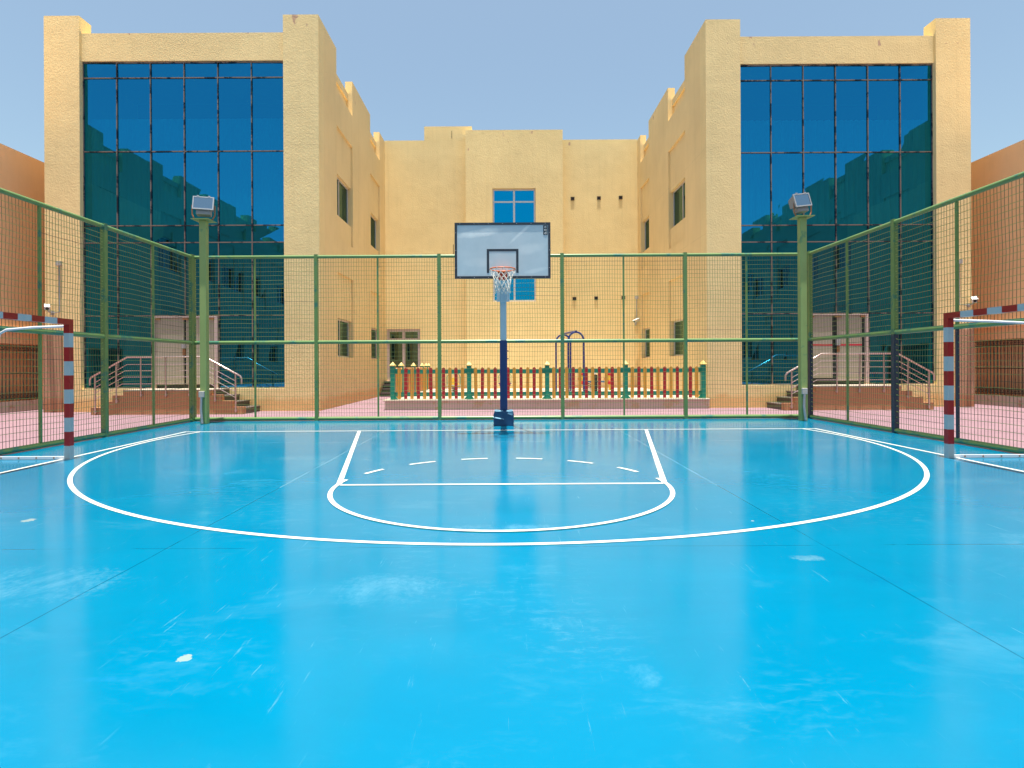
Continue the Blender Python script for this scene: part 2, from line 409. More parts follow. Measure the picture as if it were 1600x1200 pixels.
# ---------------------------------------------------------------- wings
HP = 11.77
def pane_window(parent, M, u0, u1, h0, h1, d, mull=(.5,), rails=(), glass='glass_dark', fw=.05, fm='alu', inset=.0):
    """framed window in a wall given by mapping M(u,h,d)"""
    f = MB()
    def bx(mbx, a0, a1, b0, b1, d0, d1, m):
        P = [M(a, b_, c_) for c_ in (d0, d1) for b_ in (b0, b1) for a in (a0, a1)]
        mbx.add(P, [(0, 1, 3, 2), (4, 6, 7, 5), (0, 4, 5, 1), (2, 3, 7, 6), (0, 2, 6, 4), (1, 5, 7, 3)], m)
    e = .003
    bx(f, u0 + e, u0 + fw, h0 + e, h1 - e, d - .03, d + .04, fm); bx(f, u1 - fw, u1 - e, h0 + e, h1 - e, d - .03, d + .04, fm)
    bx(f, u0 + fw, u1 - fw, h0 + e, h0 + fw, d - .028, d + .038, fm); bx(f, u0 + fw, u1 - fw, h1 - fw, h1 - e, d - .028, d + .038, fm)
    for k in mull:
        uc = u0 + (u1 - u0) * k; bx(f, uc - fw * .55, uc + fw * .55, h0 + fw, h1 - fw, d - .022, d + .03, fm)
    for hh in rails: bx(f, u0 + fw, u1 - fw, hh - fw * .45, hh + fw * .45, d - .018, d + .026, fm)
    wo_ = f.build('window', parent)
    g = MB(); bx(g, u0 + fw * .5, u1 - fw * .5, h0 + fw * .5, h1 - fw * .5, d, d + .012, glass)
    g.build('pane', wo_)
    return wo_

SH = [0, 1.63, 2.94, 4.44, 5.61, 6.37, 7.75, 9.26, 10.4, 10.95, 11.2, 11.65, HP]
def side_wall_cells(us, bays, firsthigh=True):
    n = len(us) - 1; D = []
    for j in range(len(SH) - 1):
        row = []
        for i in range(n):
            h = SH[j]
            if i in bays:
                v = {0: 0, 1: .42, 2: .07, 3: 0, 4: .07, 5: .42, 6: .07, 7: 0, 8: .22, 9: .15, 10: None, 11: None}[j]
            else: v = 0
            if j == 11 and not (i == 0 and firsthigh): v = None
            row.append(v)
        D.append(row)
    return D

def wing(side, xin, xout, yf, offs, yend, label):
    s = -1 if side == 'L' else 1          # direction pointing away from the courtyard centre
    E = empty('wing_building', (xin + s * 4, yf, 0), label, 'building')
    mb = MB()
    a, b_ = min(xin, xout), max(xin, xout); pw = 1.05
    us = [a, a + pw, b_ - pw, b_]; hs = [0, .68, 10.47, 11.3, HP]
    D = [[0, .02, 0], [0, None, 0], [0, .10, 0], [0, None, 0]]
    relief(mb, us, hs, D, .5, lambda u, h, d: (u, yf + d, h), 'stucco')
    mb.build('front_wall', E)
    u = [yf + .5, yf + offs[0], yf + offs[1], yf + offs[2], yf + offs[3], yend]
    mb = MB(); M = lambda q, h, d: (xin + s * d, q, h)
    cm = {}
    DD = side_wall_cells(u, (1, 3)); relief(mb, u, SH[:9], DD[:8], .6, M, 'stucco_smooth'); relief(mb, u, SH[8:], DD[8:], .26, M, 'stucco_smooth')
    mb.build('side_wall', E)
    for i in (1, 3):
        for h0, h1 in ((1.63, 2.94), (6.37, 7.75)):
            rev = .30
            # deep jamb on the far side, window set against the near side of the opening
            pane_window(E, M, u[i] + .02, u[i + 1] - .02, h0, h1, .20, (.42,) , (), 'glass_dark', .055)
    mb = MB(); mb.box(min(xout, xout - s * .5), max(xout, xout - s * .5), yf + .5, yf + 8.2, 0, 11.2, 'stucco'); mb.build('outer_wall', E)
    mb = MB(); x0, x1 = sorted((xin + s * .6, xout - s * .5)); mb.box(x0, x1, yf + .5, yend, 10.75, 10.95, 'stucco'); mb.build('roof', E)
    mb = MB(); mb.box(x0, x1, yf + .5, yf + 3.6, 4.95, 5.30, 'interior'); mb.box(x0, x1, yf + 3.6, yf + 3.75, 0, 10.74, 'interior')
    mb.box(x0, x1, yf + .5, yf + 3.6, .5, .66, 'interior'); mb.build('interior_floors', E)
    # curtain wall
    g0, g1 = a + pw, b_ - pw; yg = yf + .17
    rows = [.68, 2.86, 5.05, 5.56, 7.78, 9.985, 10.47]; W = (g1 - g0) / 6; cols = [g0 + W * i for i in range(7)]
    dc = (2, 3)
    gm = MB(); r2 = random.Random(3 if side == 'L' else 5)
    for j in range(6):
        for i in range(6):
            if j == 0 and i in dc: continue
            t1, t2 = r2.uniform(-.006, .006), r2.uniform(-.006, .006)
            gm.add([(cols[i], yg + t1, rows[j]), (cols[i + 1], yg - t1 * .6, rows[j]), (cols[i + 1], yg + t2, rows[j + 1]), (cols[i], yg - t2, rows[j + 1])], [(0, 1, 2, 3)], 'glass_blue')
    go = gm.build('curtain_wall', E)
    fm = MB()
    for i, c_ in enumerate(cols):
        z0 = 2.86 if i == 3 else .68
        fm.box(c_ - .013 + (.013 if i == 0 else 0), c_ + .013 - (.013 if i == 6 else 0), yg - .035, yg + .06, z0, 10.465, 'mullion')
    for j, r_ in enumerate(rows):
        segs = [(g0 + .023, cols[2] - .023), (cols[4] + .023, g1 - .023)] if j == 0 else [(g0 + .023, g1 - .023)]
        zz = min(max(r_, .68 + .02), 10.44)
        for q0, q1 in segs: fm.box(q0, q1, yg - .031, yg + .055, zz - .014, zz + .014, 'mullion')
    fm.build('mullion_grid', go)
    # double door
    d0, d1 = cols[2] + .03, cols[4] - .03
    fr = MB(); fr.box(d0, d0 + .09, yg - .06, yg + .08, .685, 2.80, 'door_frame'); fr.box(d1 - .09, d1, yg - .06, yg + .08, .685, 2.80, 'door_frame')
    fr.box(d0, d1, yg - .062, yg + .078, 2.80, 2.835, 'door_frame')
    do = fr.build('double_door', E, bevel=.004)
    mid = (d0 + d1) / 2; gap = .05 if side == 'L' else .13
    for k, (q0, q1) in enumerate(((d0 + .1, mid - gap), (mid + .02, d1 - .10))):
        if side == 'R' and k == 1: q1 -= .09
        l = MB(); l.box(q0, q1, yg - .02, yg + .03, .80 + (.09 if k == 0 and side == 'R' else 0), 2.79, 'door_beige')
        if side == 'R': l.box(q0, q1 , yg - .023, yg - .020, 1.87, 1.92, 'tape_red')
        lo = l.build('door_leaf', do, bevel=.004)
        if side == 'R': lo['label'] = 'beige door leaf with a red stripe across it'
    bk = MB(); bk.box(d0 + .09, d1 - .09, yg + .035, yg + .05, .69, 2.79, 'dark'); bk.build('door_gap', do)
    hd = MB(); hx = mid - .04 if side == 'L' else mid + .01
    hd.box(hx - .05, hx + .07, yg - .10, yg - .021, 1.88, 2.12, 'gal'); hd.box(hx - .02, hx + .05, yg - .08, yg - .024, 1.68, 1.86, 'rust'); hd.build('door_handle', do, bevel=.006)
    for (q0, q1) in ((d0 + .1, d0 + .24), (mid - .06, mid + .12), (d1 - .24, d1 - .1)): cl = MB(); cl.box(q0, q1, yg - .075, yg - .022, 2.735, 2.785, 'rust'); cl.build('door_closer', do)
    # curtains behind the upper glass
    cu = MB(); N = 260; amp = .012 if side == 'L' else .035; r3 = random.Random(11); ph = [r3.uniform(0, 6) for _ in range(4)]
    vs = []
    for i in range(N + 1):
        x = g0 + .05 + (g1 - g0 - .1) * i / N
        yy = yf + .42 + amp * (math.sin(x * 34 + ph[0] + 1.5 * math.sin(x * 5 + ph[1])) + .5 * math.sin(x * 61 + ph[2]))
        vs += [(x, yy, 5.62), (x, yy, 8.87)]
    cu.add(vs, [(2 * i, 2 * i + 2, 2 * i + 3, 2 * i + 1) for i in range(N)], 'curtain')
    co = cu.build('curtain', smooth=True)
    tag(recenter(co, ((g0 + g1) / 2, yf + .42, 5.62)), 'pale %s behind the upper blue glass of the %s wing' % (('flat blind', 'left') if side == 'L' else ('pleated curtain', 'right')), 'curtain')
    # pilaster on the outer corner
    pm = MB(); q0, q1 = sorted((xout, xout - s * .53)); pm.box(q0 + .004, q1, yf - .10, yf - .002, 0, 2.35, 'stucco_pink'); pm.build('pilaster', E, bevel=.01)
    return E, cols, yg

wing('L', -5.51, -13.66, 17.1, (1.83, 3.8, 6.55, 8.3), 26.5, 'tan three storey wing on the left with tall blue glass front and piers')
wing('R', 6.11, 14.13, 17.45, (2.05, 4.05, 6.95, 8.45), 26.5, 'tan wing on the right with blue glass front and red striped doors')

# ---------------------------------------------------------------- central block
E = empty('central_building', (0, 26.5, 0), 'tan windowed middle block at the back of the courtyard behind the hoop', 'building')
us = [-5.51, -5.46, -3.92, -1.755, -.55, 1.39, 2.62, 6.11]; hs = [0, .65, 3.03, 4.2, 9.3, 11.7, 11.92]
B = -.6
D = [[0, 0, 0, B, B, B, 0], [0, .35, 0, B, B, B, 0], [0, 0, 0, B, B, B, 0], [0, 0, 0, B, B + .35, B, 0], [0, 0, 0, B, B, B, 0], [None, None, None, B, B, B, None]]
Mc = lambda u, h, d: (u, 26.5 + d, h)
mb = MB(); relief(mb, us, hs, D, .7, Mc, 'stucco'); mb.build('wall', E)
mb = MB(); mb.box(-3.69, -1.5, 26.5, 29, 11.702, 12.34, 'stucco'); mb.build('stair_head', E)
mb = MB(); mb.box(-5.5, 6.1, 27.2, 33, 10.8, 11, 'stucco'); mb.build('roof', E)
pane_window(E, Mc, -.55, 1.39, 4.2, 9.3, B + .16, (.5,), (8.72, 6.9), 'glass_blue_solid', .075, 'alu')
do = pane_window(E, Mc, -5.46, -3.92, .65, 3.03, .10, (.5,), (2.55,), 'glass_dark', .12, 'door_frame'); do.name = 'glazed_door'
mb = MB()
mb.tube([(-2.42, 26.47, 11.78), (-2.42, 26.47, 12.12)], .012, 'brown'); mb.build('drain_pipe', E)
mb = MB(); mb.tube([(-2.37, 26.47, 6.35), (-2.37, 26.47, 6.9)], .012, 'brown'); mb.build('drain_pipe', E)
for X, h in ((3.12, 8.98), (4.33, 9.0), (5.33, 9.02), (3.18, 4.38), (4.18, 4.4), (5.43, 4.42)):
    mb = MB(); 
    for bx_ in ((X - .085, X - .06, h - .08, h + .08), (X + .06, X + .085, h - .08, h + .08), (X - .06, X + .06, h - .08, h - .055), (X - .06, X + .06, h + .055, h + .08)):
        mb.box(bx_[0], bx_[1], 26.465, 26.498, bx_[2], bx_[3], 'brown')
    mb.box(X - .06, X + .06, 26.485, 26.498, h - .055, h + .055, 'dark'); mb.build('vent', E)

# door steps of the central block
E = empty('door_steps', (-4.7, 26, 0), 'dark granite steps below the glazed door behind the picket fence', 'steps')
for k in range(4):
    mb = MB(); y0 = 25.0 + .3 * k; h0, h1 = .1625 * k, .1625 * (k + 1)
    mb.box(-5.45, -3.7, y0, 26.49, h0 + (.001 if k else 0), h1 - .03, 'granite'); mb.box(-5.45, -3.7, y0 - .02, 26.49 if k == 3 else y0 + .33, h1 - .03, h1, 'granite_tread')
    mb.build('step', E)

# ---------------------------------------------------------------- orange side buildings with barred openings
def side_building(s, X, top, y0, y1, o0, o1, label):
    E = empty('side_building', (X + s * 3, (y0 + y1) / 2, 0), label, 'building')
    M = lambda u, h, d: (X + s * d, u, h)
    mb = MB(); us = [y0, o0, o1, y1]; hs = [0, .32, 2.05, 2.3, top]
    relief(mb, us, hs, [[0, 0, 0], [0, .4, 0], [0, 0, 0], [0, 0, 0]], 1.3, M, 'stucco_terracotta'); mb.build('wall', E)
    mb = MB(); q = sorted((X - s * .10, X + s * .02)); mb.box(q[0], q[1], o0 - .2, o1 + .02, .20, .318, 'stone_ledge'); mb.box(q[0] + .02, q[1] - .02, y0, y1, 0, .2, 'stone_ledge'); mb.build('ledge', E)
    mb = MB(); q = sorted((X - s * .09, X + s * .01)); mb.box(q[0], q[1], o0 - .2, o1 + .3, 2.42, 2.52, 'stucco_terracotta'); mb.build('string_course', E)
    mb = MB(); xx = X + s * .05; y = o0 + .04
    while y < o1:
        mb.tube([(xx, y, .34), (xx, y, 2.03)], .012, 'iron_black', 6); y += .125
    for h in (.40, .52, 1.15, 1.86, 1.99): mb.box(xx - .012, xx + .012, o0 + .01, o1 - .01, h - .012, h + .012, 'iron_black')
    y = o0 + .10
    while y < o1 - .05:
        for h in (.46, 1.925):
            mb.tube([(xx, y + .035 * math.cos(a), h + .035 * math.sin(a)) for a in [k * math.pi / 4 for k in range(8)]], .007, 'iron_black', 4, closed=True)
        y += .125
    mb.build('iron_grille', E)
    mb = MB(); q = sorted((X + s * 1.3, X + s * 8)); mb.box(q[0], q[1], y0, y1, 0, top - .4, 'stucco_terracotta'); mb.build('rear_wall', E)
    return E
side_building(-1, -14.8, 7.92, 10, 24, 12.2, 18.35, 'low terracotta building at the left edge with black iron grille')
side_building(1, 15.2, 7.85, 10, 24, 12.2, 18.7, 'low terracotta building at the right edge with barred opening')

# ---------------------------------------------------------------- flanking wings behind the camera (seen in the blue glass)
def flank(s, X, y0, y1, label):
    E = empty('apartment_wing', (X + s * 4, (y0 + y1) / 2, 0), label, 'building', 'wings facing the court, mirrored in the glass'); E.scale = (1, 1, 1.06)
    M = lambda u, h, d: (X + s * d, u, h)
    us = [y0]; bays = []; y = y0 + 1.6
    while y + 2 < y1:
        us += [y, y + 1.9]; bays.append(len(us) - 2); y += 4.1
    us.append(y1)
    D = side_wall_cells(us, bays, False)
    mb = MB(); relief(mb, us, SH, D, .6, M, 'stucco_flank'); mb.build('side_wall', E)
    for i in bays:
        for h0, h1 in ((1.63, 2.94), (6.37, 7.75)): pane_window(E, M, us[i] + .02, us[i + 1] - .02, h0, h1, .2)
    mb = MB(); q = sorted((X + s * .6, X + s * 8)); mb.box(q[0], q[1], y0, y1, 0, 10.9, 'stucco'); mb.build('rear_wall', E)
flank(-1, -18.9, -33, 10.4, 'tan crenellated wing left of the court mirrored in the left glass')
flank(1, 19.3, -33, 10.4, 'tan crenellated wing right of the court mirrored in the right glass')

def tree(x, y, h, seed, label):
    E = empty('tree', (x, y, 0), label, 'tree', 'trees mirrored in the blue windows'); r = random.Random(seed)
    mb = MB(); mb.tube([(x, y, 0), (x + .1, y, h * .3), (x, y + .1, h * .6)], .16, 'bark', 8, r2=.07)
    for k in range(7):
        a = r.uniform(0, 6.28); z = h * r.uniform(.3, .55); mb.tube([(x, y, z), (x + math.cos(a) * 1.1, y + math.sin(a) * 1.1, z + 1.4)], .05, 'bark', 5, r2=.02)
    mb.build('trunk', E)
    mb = MB()
    cl = [(x + r.gauss(0, .9), y + r.gauss(0, .9), h * r.uniform(.45, .95), r.uniform(.4, .9)) for _ in range(26)]
    for cx, cy, cz, cr in cl:
        for _ in range(110):
            d = Vector((r.gauss(0, 1), r.gauss(0, 1), r.gauss(0, 1))).normalized() * cr * r.random() ** .4
            c_ = Vector((cx, cy, cz)) + d; a = Vector((r.gauss(0, 1), r.gauss(0, 1), r.gauss(0, 1))).normalized() * .10; b2 = a.orthogonal().normalized() * .05
            mb.add([c_ - a, c_ + b2, c_ + a, c_ - b2], [(0, 1, 2, 3)], 'leaf')
    mb.build('crown', E)
tree(3.4, -27, 9.6, 1, 'leafy tree mirrored low in the stair window')
tree(1.3, -28, 7.6, 2, 'shorter leafy tree mirrored beside the stair window mullion')
tree(-20.5, -37, 7.0, 3, 'leafy tree mirrored at the edge of the left glass front')

# ---------------------------------------------------------------- entrance steps + railings
def steps(mir, label, rlabel):
    off = 0.0 if not mir else .35
    fx = (lambda x: x) if not mir else (lambda x: .61 - x)
    yf, yw = 16.0 + off, 17.095 + off
    E = empty('entrance_steps', (fx(-9.42), yf, 0), label, 'steps')
    def bx(mb, x0, x1, y0, y1, z0, z1, m):
        a, b_ = sorted((fx(x0), fx(x1))); mb.box(a, b_, y0, y1, z0, z1, m)
    mb = MB(); bx(mb, -10.63, -8.2, yf, yw + .01 - .012, 0, .655, 'stucco_steps'); mb.build('platform', E)
    mb = MB(); bx(mb, -10.63, -8.2, yf + .01, yw - .002, .655, .69, 'stone_ledge'); mb.build('landing_slab', E)
    for k in range(3):
        h = .51 - .17 * k
        mb = MB(); bx(mb, -8.2 + .3 * k, -7.9 + .3 * k, yf, yf + .18, 0, h + .03, 'stucco_steps')
        bx(mb, -8.2 + .3 * k, -7.9 + .3 * k, yf + .18, yw, 0, h - .03, 'granite'); bx(mb, -8.2 + .3 * k, -7.88 + .3 * k, yf + .18, yw, h - .03, h, 'granite_tread'); mb.build('step', E)
        mb = MB(); bx(mb, -10.63 - .3 * k, -10.93 - .3 * k, yf, yf + .18, 0, h + .03, 'stucco_steps')
        bx(mb, -10.63 - .3 * k, -10.93 - .3 * k, yf + .18, yw, 0, h - .03, 'granite'); bx(mb, -10.63 - .3 * k, -10.95 - .3 * k, yf + .18, yw, h - .03, h, 'granite_tread'); mb.build('step', E)
    mb = MB()   # top risers
    bx(mb, -8.2, -8.19, yf + .18, yw - .01, .51, .65, 'granite'); mb.build('riser', E)
    mb = MB(); bx(mb, -10.64, -10.63, yf + .18, yw - .01, .51, .65, 'granite'); mb.build('riser', E)
    yr = yf - .05
    G = empty('stair_railing', (fx(-9.42), yr, 0), rlabel, 'railing')
    def P(x, z): return (fx(x), yr, z)
    mb = MB()
    a, b_ = (-11.52, 1.03), (-7.31, 1.05)
    mb.tube([P(-11.52, .82), P(-11.52, .98), P(-11.47, 1.05), P(-10.48, 1.60), P(-8.33, 1.60), P(-7.36, 1.07), P(-7.31, 1.0), P(-7.31, .84)], .024, 'steel', 10)
    mb.build('handrail', G, smooth=True)
    for dz, tr in ((.20, 0), (.375, .06), (.55, .1), (.74, .14)):
        mb = MB(); xl, xr = -11.37, -7.48
        sl_l = (1.60 - 1.05) / (10.48 - 11.47) ; 
        zl = 1.60 - dz - (.55) * (11.37 - 10.48 - tr) / .99; zr = 1.60 - dz - .54 * (8.33 - 7.48 - tr) / .97
        mb.tube([P(xl, zl), P(-10.48 - tr, 1.60 - dz), P(-8.33 + tr, 1.60 - dz), P(xr, zr)], .010, 'steel', 6); mb.build('rail', G, smooth=True)
    for x, zb in ((-11.37, .04), (-10.78, .33), (-10.1, .5), (-9.41, .5), (-8.76, .5), (-8.05, .36), (-7.48, .06)):
        if x < -10.48: zt = 1.60 - .55 * (-10.48 - x) / .99
        elif x > -8.33: zt = 1.60 - .54 * (x + 8.33) / .97
        else: zt = 1.60
        mb = MB(); mb.tube([P(x, zb), P(x, zt)], .020, 'steel', 8)
        bx(mb, x - .03, x + .03, yr, yf - .001, zb + .02, zb + .08, 'steel'); mb.build('post', G, smooth=True)
steps(False, 'brown stepped landing in front of the plain beige doors, left wing', 'steel handrail around the landing of the left wing')
steps(True, 'brown stepped landing in front of the red striped doors', 'steel handrail around the landing before the red striped doors')

# ---------------------------------------------------------------- court fence
def wire_panel(name, parent, P0, P1, h0, h1, seed):
    """welded mesh between two posts; P0,P1 are (x,y)"""
    r = random.Random(seed); mb = MB()
    A = Vector((P0[0], P0[1], 0)); B2 = Vector((P1[0], P1[1], 0)); L = (B2 - A).length; d = (B2 - A) / L; nrm = Vector((-d.y, d.x, 0))
    amp = .012
    ph = [r.uniform(0, 6.28) for _ in range(6)]
    def q(u, h):
        k = math.sin(math.pi * u / L) * math.sin(math.pi * (h - h0) / (h1 - h0))
        du = amp * k * math.sin(h * 3.1 + ph[0] + u * .8); dh = amp * 1.2 * k * math.sin(u * 2.3 + ph[1] + h * .7)
        dn = .018 * k * math.sin(u * 2 + ph[2]) * math.cos(h * 2 + ph[3])
        return A + d * (u + du) + Vector((0, 0, h + dh)) + nrm * dn
    n = int(L / .0605)
    for i in range(1, n):
        u = L * i / n + r.uniform(-.003, .003); lean = r.uniform(-.006, .006)
        mb.tube([q(min(max(u + lean * (k / 4 - .5), .01), L - .01), h0 + (h1 - h0) * k / 4) for k in range(5)], .0034, 'wire_green', 4)
    m_ = int((h1 - h0) / .1)
    for j in range(1, m_ + (1 if False else 0)):
        h = h0 + (h1 - h0) * j / m_ + r.uniform(-.008, .008)
        mat = 'wire_pale' if r.random() < .93 else 'wire_green'  # sunlight on horizontal wires put into the paler colour, verticals stay dark
        mb.tube([q(L * k / 8, h) for k in range(9)], .0044, mat, 4)
    return mb.build(name, parent)

def court_fence(P0, P1, n, label, navy=()):
    A = Vector((P0[0], P0[1], 0)); B2 = Vector((P1[0], P1[1], 0)); d = (B2 - A).normalized(); L = (B2 - A).length; st = L / n
    E = empty('court_fence', tuple((A + B2) / 2), label, 'fence')
    pt = lambda u, z: tuple(A + d * u + Vector((0, 0, z)))
    for i in range(n + 1):
        mb = MB(); u = st * i
        c0 = pt(u, 0)
        if i in navy:
            mb.box(c0[0] - .042, c0[0] + .042, c0[1] - .042, c0[1] + .042, .004, 1.86, 'fence_navy'); mb.box(c0[0] - .0425, c0[0] + .0425, c0[1] - .0425, c0[1] + .0425, 1.8605, 4.02, 'fence_green')
        else: mb.box(c0[0] - .042, c0[0] + .042, c0[1] - .042, c0[1] + .042, .004, 4.02, 'fence_green')
        # weld clips
        for k in range(36):
            z = .2 + k * .105
            p_ = A + d * u
            for sgn in (-1, 1):
                cc = p_ + d * sgn * .05
                mb.box(cc.x - .010, cc.x + .010, cc.y - .010, cc.y + .010, z - .006, z + .006, 'wire_pale')
        mb.build('post', E)
    for i in range(n):
        u = st * (i + .5); c0 = pt(u, 0); mb = MB()
        hi = ('fence_navy' if (i in navy or i + 1 in navy) and len(navy) > 1 else 'fence_green')
        mb.box(c0[0] - .019, c0[0] + .019, c0[1] - .019, c0[1] + .019, .1, 1.86, hi if i % 2 else 'fence_green'); mb.box(c0[0] - .0195, c0[0] + .0195, c0[1] - .0195, c0[1] + .0195, 1.94, 3.93, 'fence_green')
        mb.build('thin_post', E)
        for z, rr in ((3.965, .040), (1.90, .045), (.055, .045)):
            mb = MB(); mb.tube([pt(st * i + .043, z), pt(st * (i + 1) - .043, z)], rr, 'fence_green', 12); mb.build('rail', E, smooth=True)
        for h0, h1 in ((.09, 1.86), (1.94, 3.93)):
            for k in (0, 1):
                a = A + d * (st * (i + .5 * k) + (.045 if k == 0 else .02)); b_ = A + d * (st * (i + .5 * (k + 1)) - (.045 if k == 1 else .02))
                wire_panel('wire_mesh', E, (a.x, a.y), (b_.x, b_.y), h0, h1, rng.randrange(99999))
    return E
court_fence((FL, FY), (FR, FY), 5, 'green wire mesh fence across the back, behind the basketball hoop')
court_fence((FL, FY - .1), (FL, FY - 15.1), 5, 'green wire mesh fence along the left side behind the left goal', navy=(2,))
court_fence((FR, FY - .1), (FR, FY - 15.1), 5, 'green and navy wire mesh fence along the right side behind the right goal', navy=(0, 1, 2, 3, 4))

# ---------------------------------------------------------------- floodlight poles
def floodlight(x, y, yaw, roll, label):
    E = empty('floodlight_pole', (x, y, 0), label, 'light pole')
    mb = MB(); mb.box(x - .075, x + .075, y - .075, y + .075, .004, 4.69, 'pole_green'); mb.build('pole', E, bevel=.012)
    mb = MB(); mb.box(x - .2, x + .2, y - .2, y + .2, 4.69, 4.70, 'pole_green'); o = mb.build('top_plate', E)
    L = empty('lamp', (0, 0, 4.70), None, None); L.parent = E; L.rotation_euler = (R(-8), R(roll), R(yaw))
    def sub(mb, name, bev=0):
        o_ = mb.build(name); o_.parent = L
        if bev: bv = o_.modifiers.new('b', 'BEVEL'); bv.width = bev; bv.segments = 2
        return o_
    # housing : front glass faces -Y
    mb = MB(); mb.add([(-.21, -.13, .22), (.21, -.13, .22), (.21, -.13, .50), (-.21, -.13, .50), (-.16, .10, .26), (.16, .10, .26), (.16, .10, .46), (-.16, .10, .46)],
                      [(0, 1, 2, 3), (4, 7, 6, 5), (0, 4, 5, 1), (1, 5, 6, 2), (2, 6, 7, 3), (3, 7, 4, 0)], 'lamp_body')
    body = mb
    body.box(-.15, .15, -.10, .05, .11, .215, 'lamp_body')
    for (a, b_, c_, d_) in ((-.225, .225, .49, .515), (-.225, .225, .205, .23), (-.225, -.20, .23, .49), (.20, .225, .23, .49)): body.box(a, b_, -.155, -.131, c_, d_, 'gal')
    for xx in (-.12, .12): body.box(xx - .02, xx + .02, -.16, -.11, .516, .535, 'gal')
    return E, L, body
def place_flood(x, y, yaw, roll, label):
    E, L, body = floodlight(x, y, yaw, roll, label)
    # bake the lamp rotation into the meshes so the lamp is one part with sub-parts
    Mx = Matrix.Translation((0, 0, 4.70)) @ Matrix.Rotation(R(yaw), 4, 'Z') @ Matrix.Rotation(R(roll), 4, 'Y') @ Matrix.Rotation(R(-10), 4, 'X')
    COLr = L; bpy.data.objects.remove(L)
    def fin(mb, name, par, mtx=Mx):
        mb.v = [tuple(mtx @ Vector(v) + Vector((x, y, 0))) for v in mb.v]; return mb.build(name, par)
    lo = fin(body, 'floodlight', E)
    g = MB(); g.box(-.2, .2, -.145, -.135, .232, .488, 'lamp_glass'); fin(g, 'lens', lo)
    g = MB(); g.tube([(-.24, -.02, .34), (-.24, -.02, .12), (-.19, -.02, .02), (.19, -.02, .02), (.24, -.02, .12), (.24, -.02, .34)], .014, 'rust', 6)
    fin(g, 'yoke', lo, Matrix.Translation((0, 0, 4.70)) @ Matrix.Rotation(R(yaw), 4, 'Z'))
    # cable conduit and junction box near the ground
    mb = MB(); s = -1; mb.box(x - .075, x + .045, y - .135, y - .081, .62, .76, 'junction_box'); mb.build('junction_box', E, bevel=.008)
    mb = MB(); mb.tube([(x - .02, y - .11, .62), (x - .03, y - .11, .35), (x + .0, y - .12, .02)], .028, 'gal', 8); mb.build('conduit', E, smooth=True)
place_flood(-6.95, 13.3, 12, 1.5, 'green floodlight pole at the back left corner of the court')
place_flood(6.86, 13.3, 16, -9, 'green floodlight pole at the back right corner, lamp tilted')

# ---------------------------------------------------------------- basketball hoop
HX = -.045
E = empty('basketball_hoop', (HX, 12.75, 0), 'basketball hoop on light blue post with navy padding', 'basketball hoop')
mb = MB(); mb.box(HX - .068, HX + .068, 12.72, 12.86, .1, 3.12, 'hoop_blue'); mb.build('post', E, bevel=.008)
mb = MB(); mb.box(HX - .082, HX + .082, 12.705, 12.875, .3, 1.87, 'navy')
for z in (1.45, 1.62): mb.box(HX + .083, HX + .115, 12.74, 12.80, z, z + .03, 'navy')
mb.build('post_pad', E, bevel=.02)
mb = MB(); mb.prism([(HX - .22, .004), (HX + .215, .004), (HX + .22, .26), (HX + .20, .31), (HX - .19, .315), (HX - .225, .25)], 12.45, 12.98, 'pad_blue')
mb.box(HX - .205, HX - .02, 12.44, 12.9, .312, .326, 'pad_worn'); mb.box(HX + .06, HX + .20, 12.44, 12.9, .308, .326, 'pad_worn')
mb.add([(HX - .235, 12.43, .20), (HX - .0, 12.43, .155), (HX - .0, 12.447, .162), (HX - .235, 12.447, .212), (HX - .235, 12.40, .19), (HX, 12.40, .148)], [(0, 1, 2, 3), (4, 5, 1, 0)], 'pad_worn')
mb.add([(HX + .08, 12.44, .27), (HX + .19, 12.44, .23), (HX + .2, 12.448, .31), (HX + .1, 12.448, .315)], [(0, 1, 2, 3)], 'pad_worn')
mb.build('base_pad', E, bevel=.015)
# arm
mb = MB(); mb.prism([(12.86, 3.06), (12.72, 3.06), (10.98, 3.30), (10.98, 3.44), (12.86, 3.24)], HX - .065, HX + .065, 'hoop_blue', 'x'); ar = mb.build('arm', E, bevel=.006)
mb = MB()
for sx in (-1, 1): mb.box(HX + sx * .105 - .035, HX + sx * .105 + .035, 12.69, 12.716, 2.72, 3.20, 'hoop_blue')
mb.box(HX - .0685, HX + .0685, 12.698, 12.7195, 2.70, 3.0, 'hoop_blue')
mb.build('clamp_plate', E, bevel=.005)
mb = MB()
for sx in (-1, 1):
    for z in (2.76, 2.86, 2.96, 3.06, 3.15): mb.tube([(HX + sx * .115, 12.67, z), (HX + sx * .115, 12.72, z)], .011, 'gal', 6)
mb.build('bolt', E)
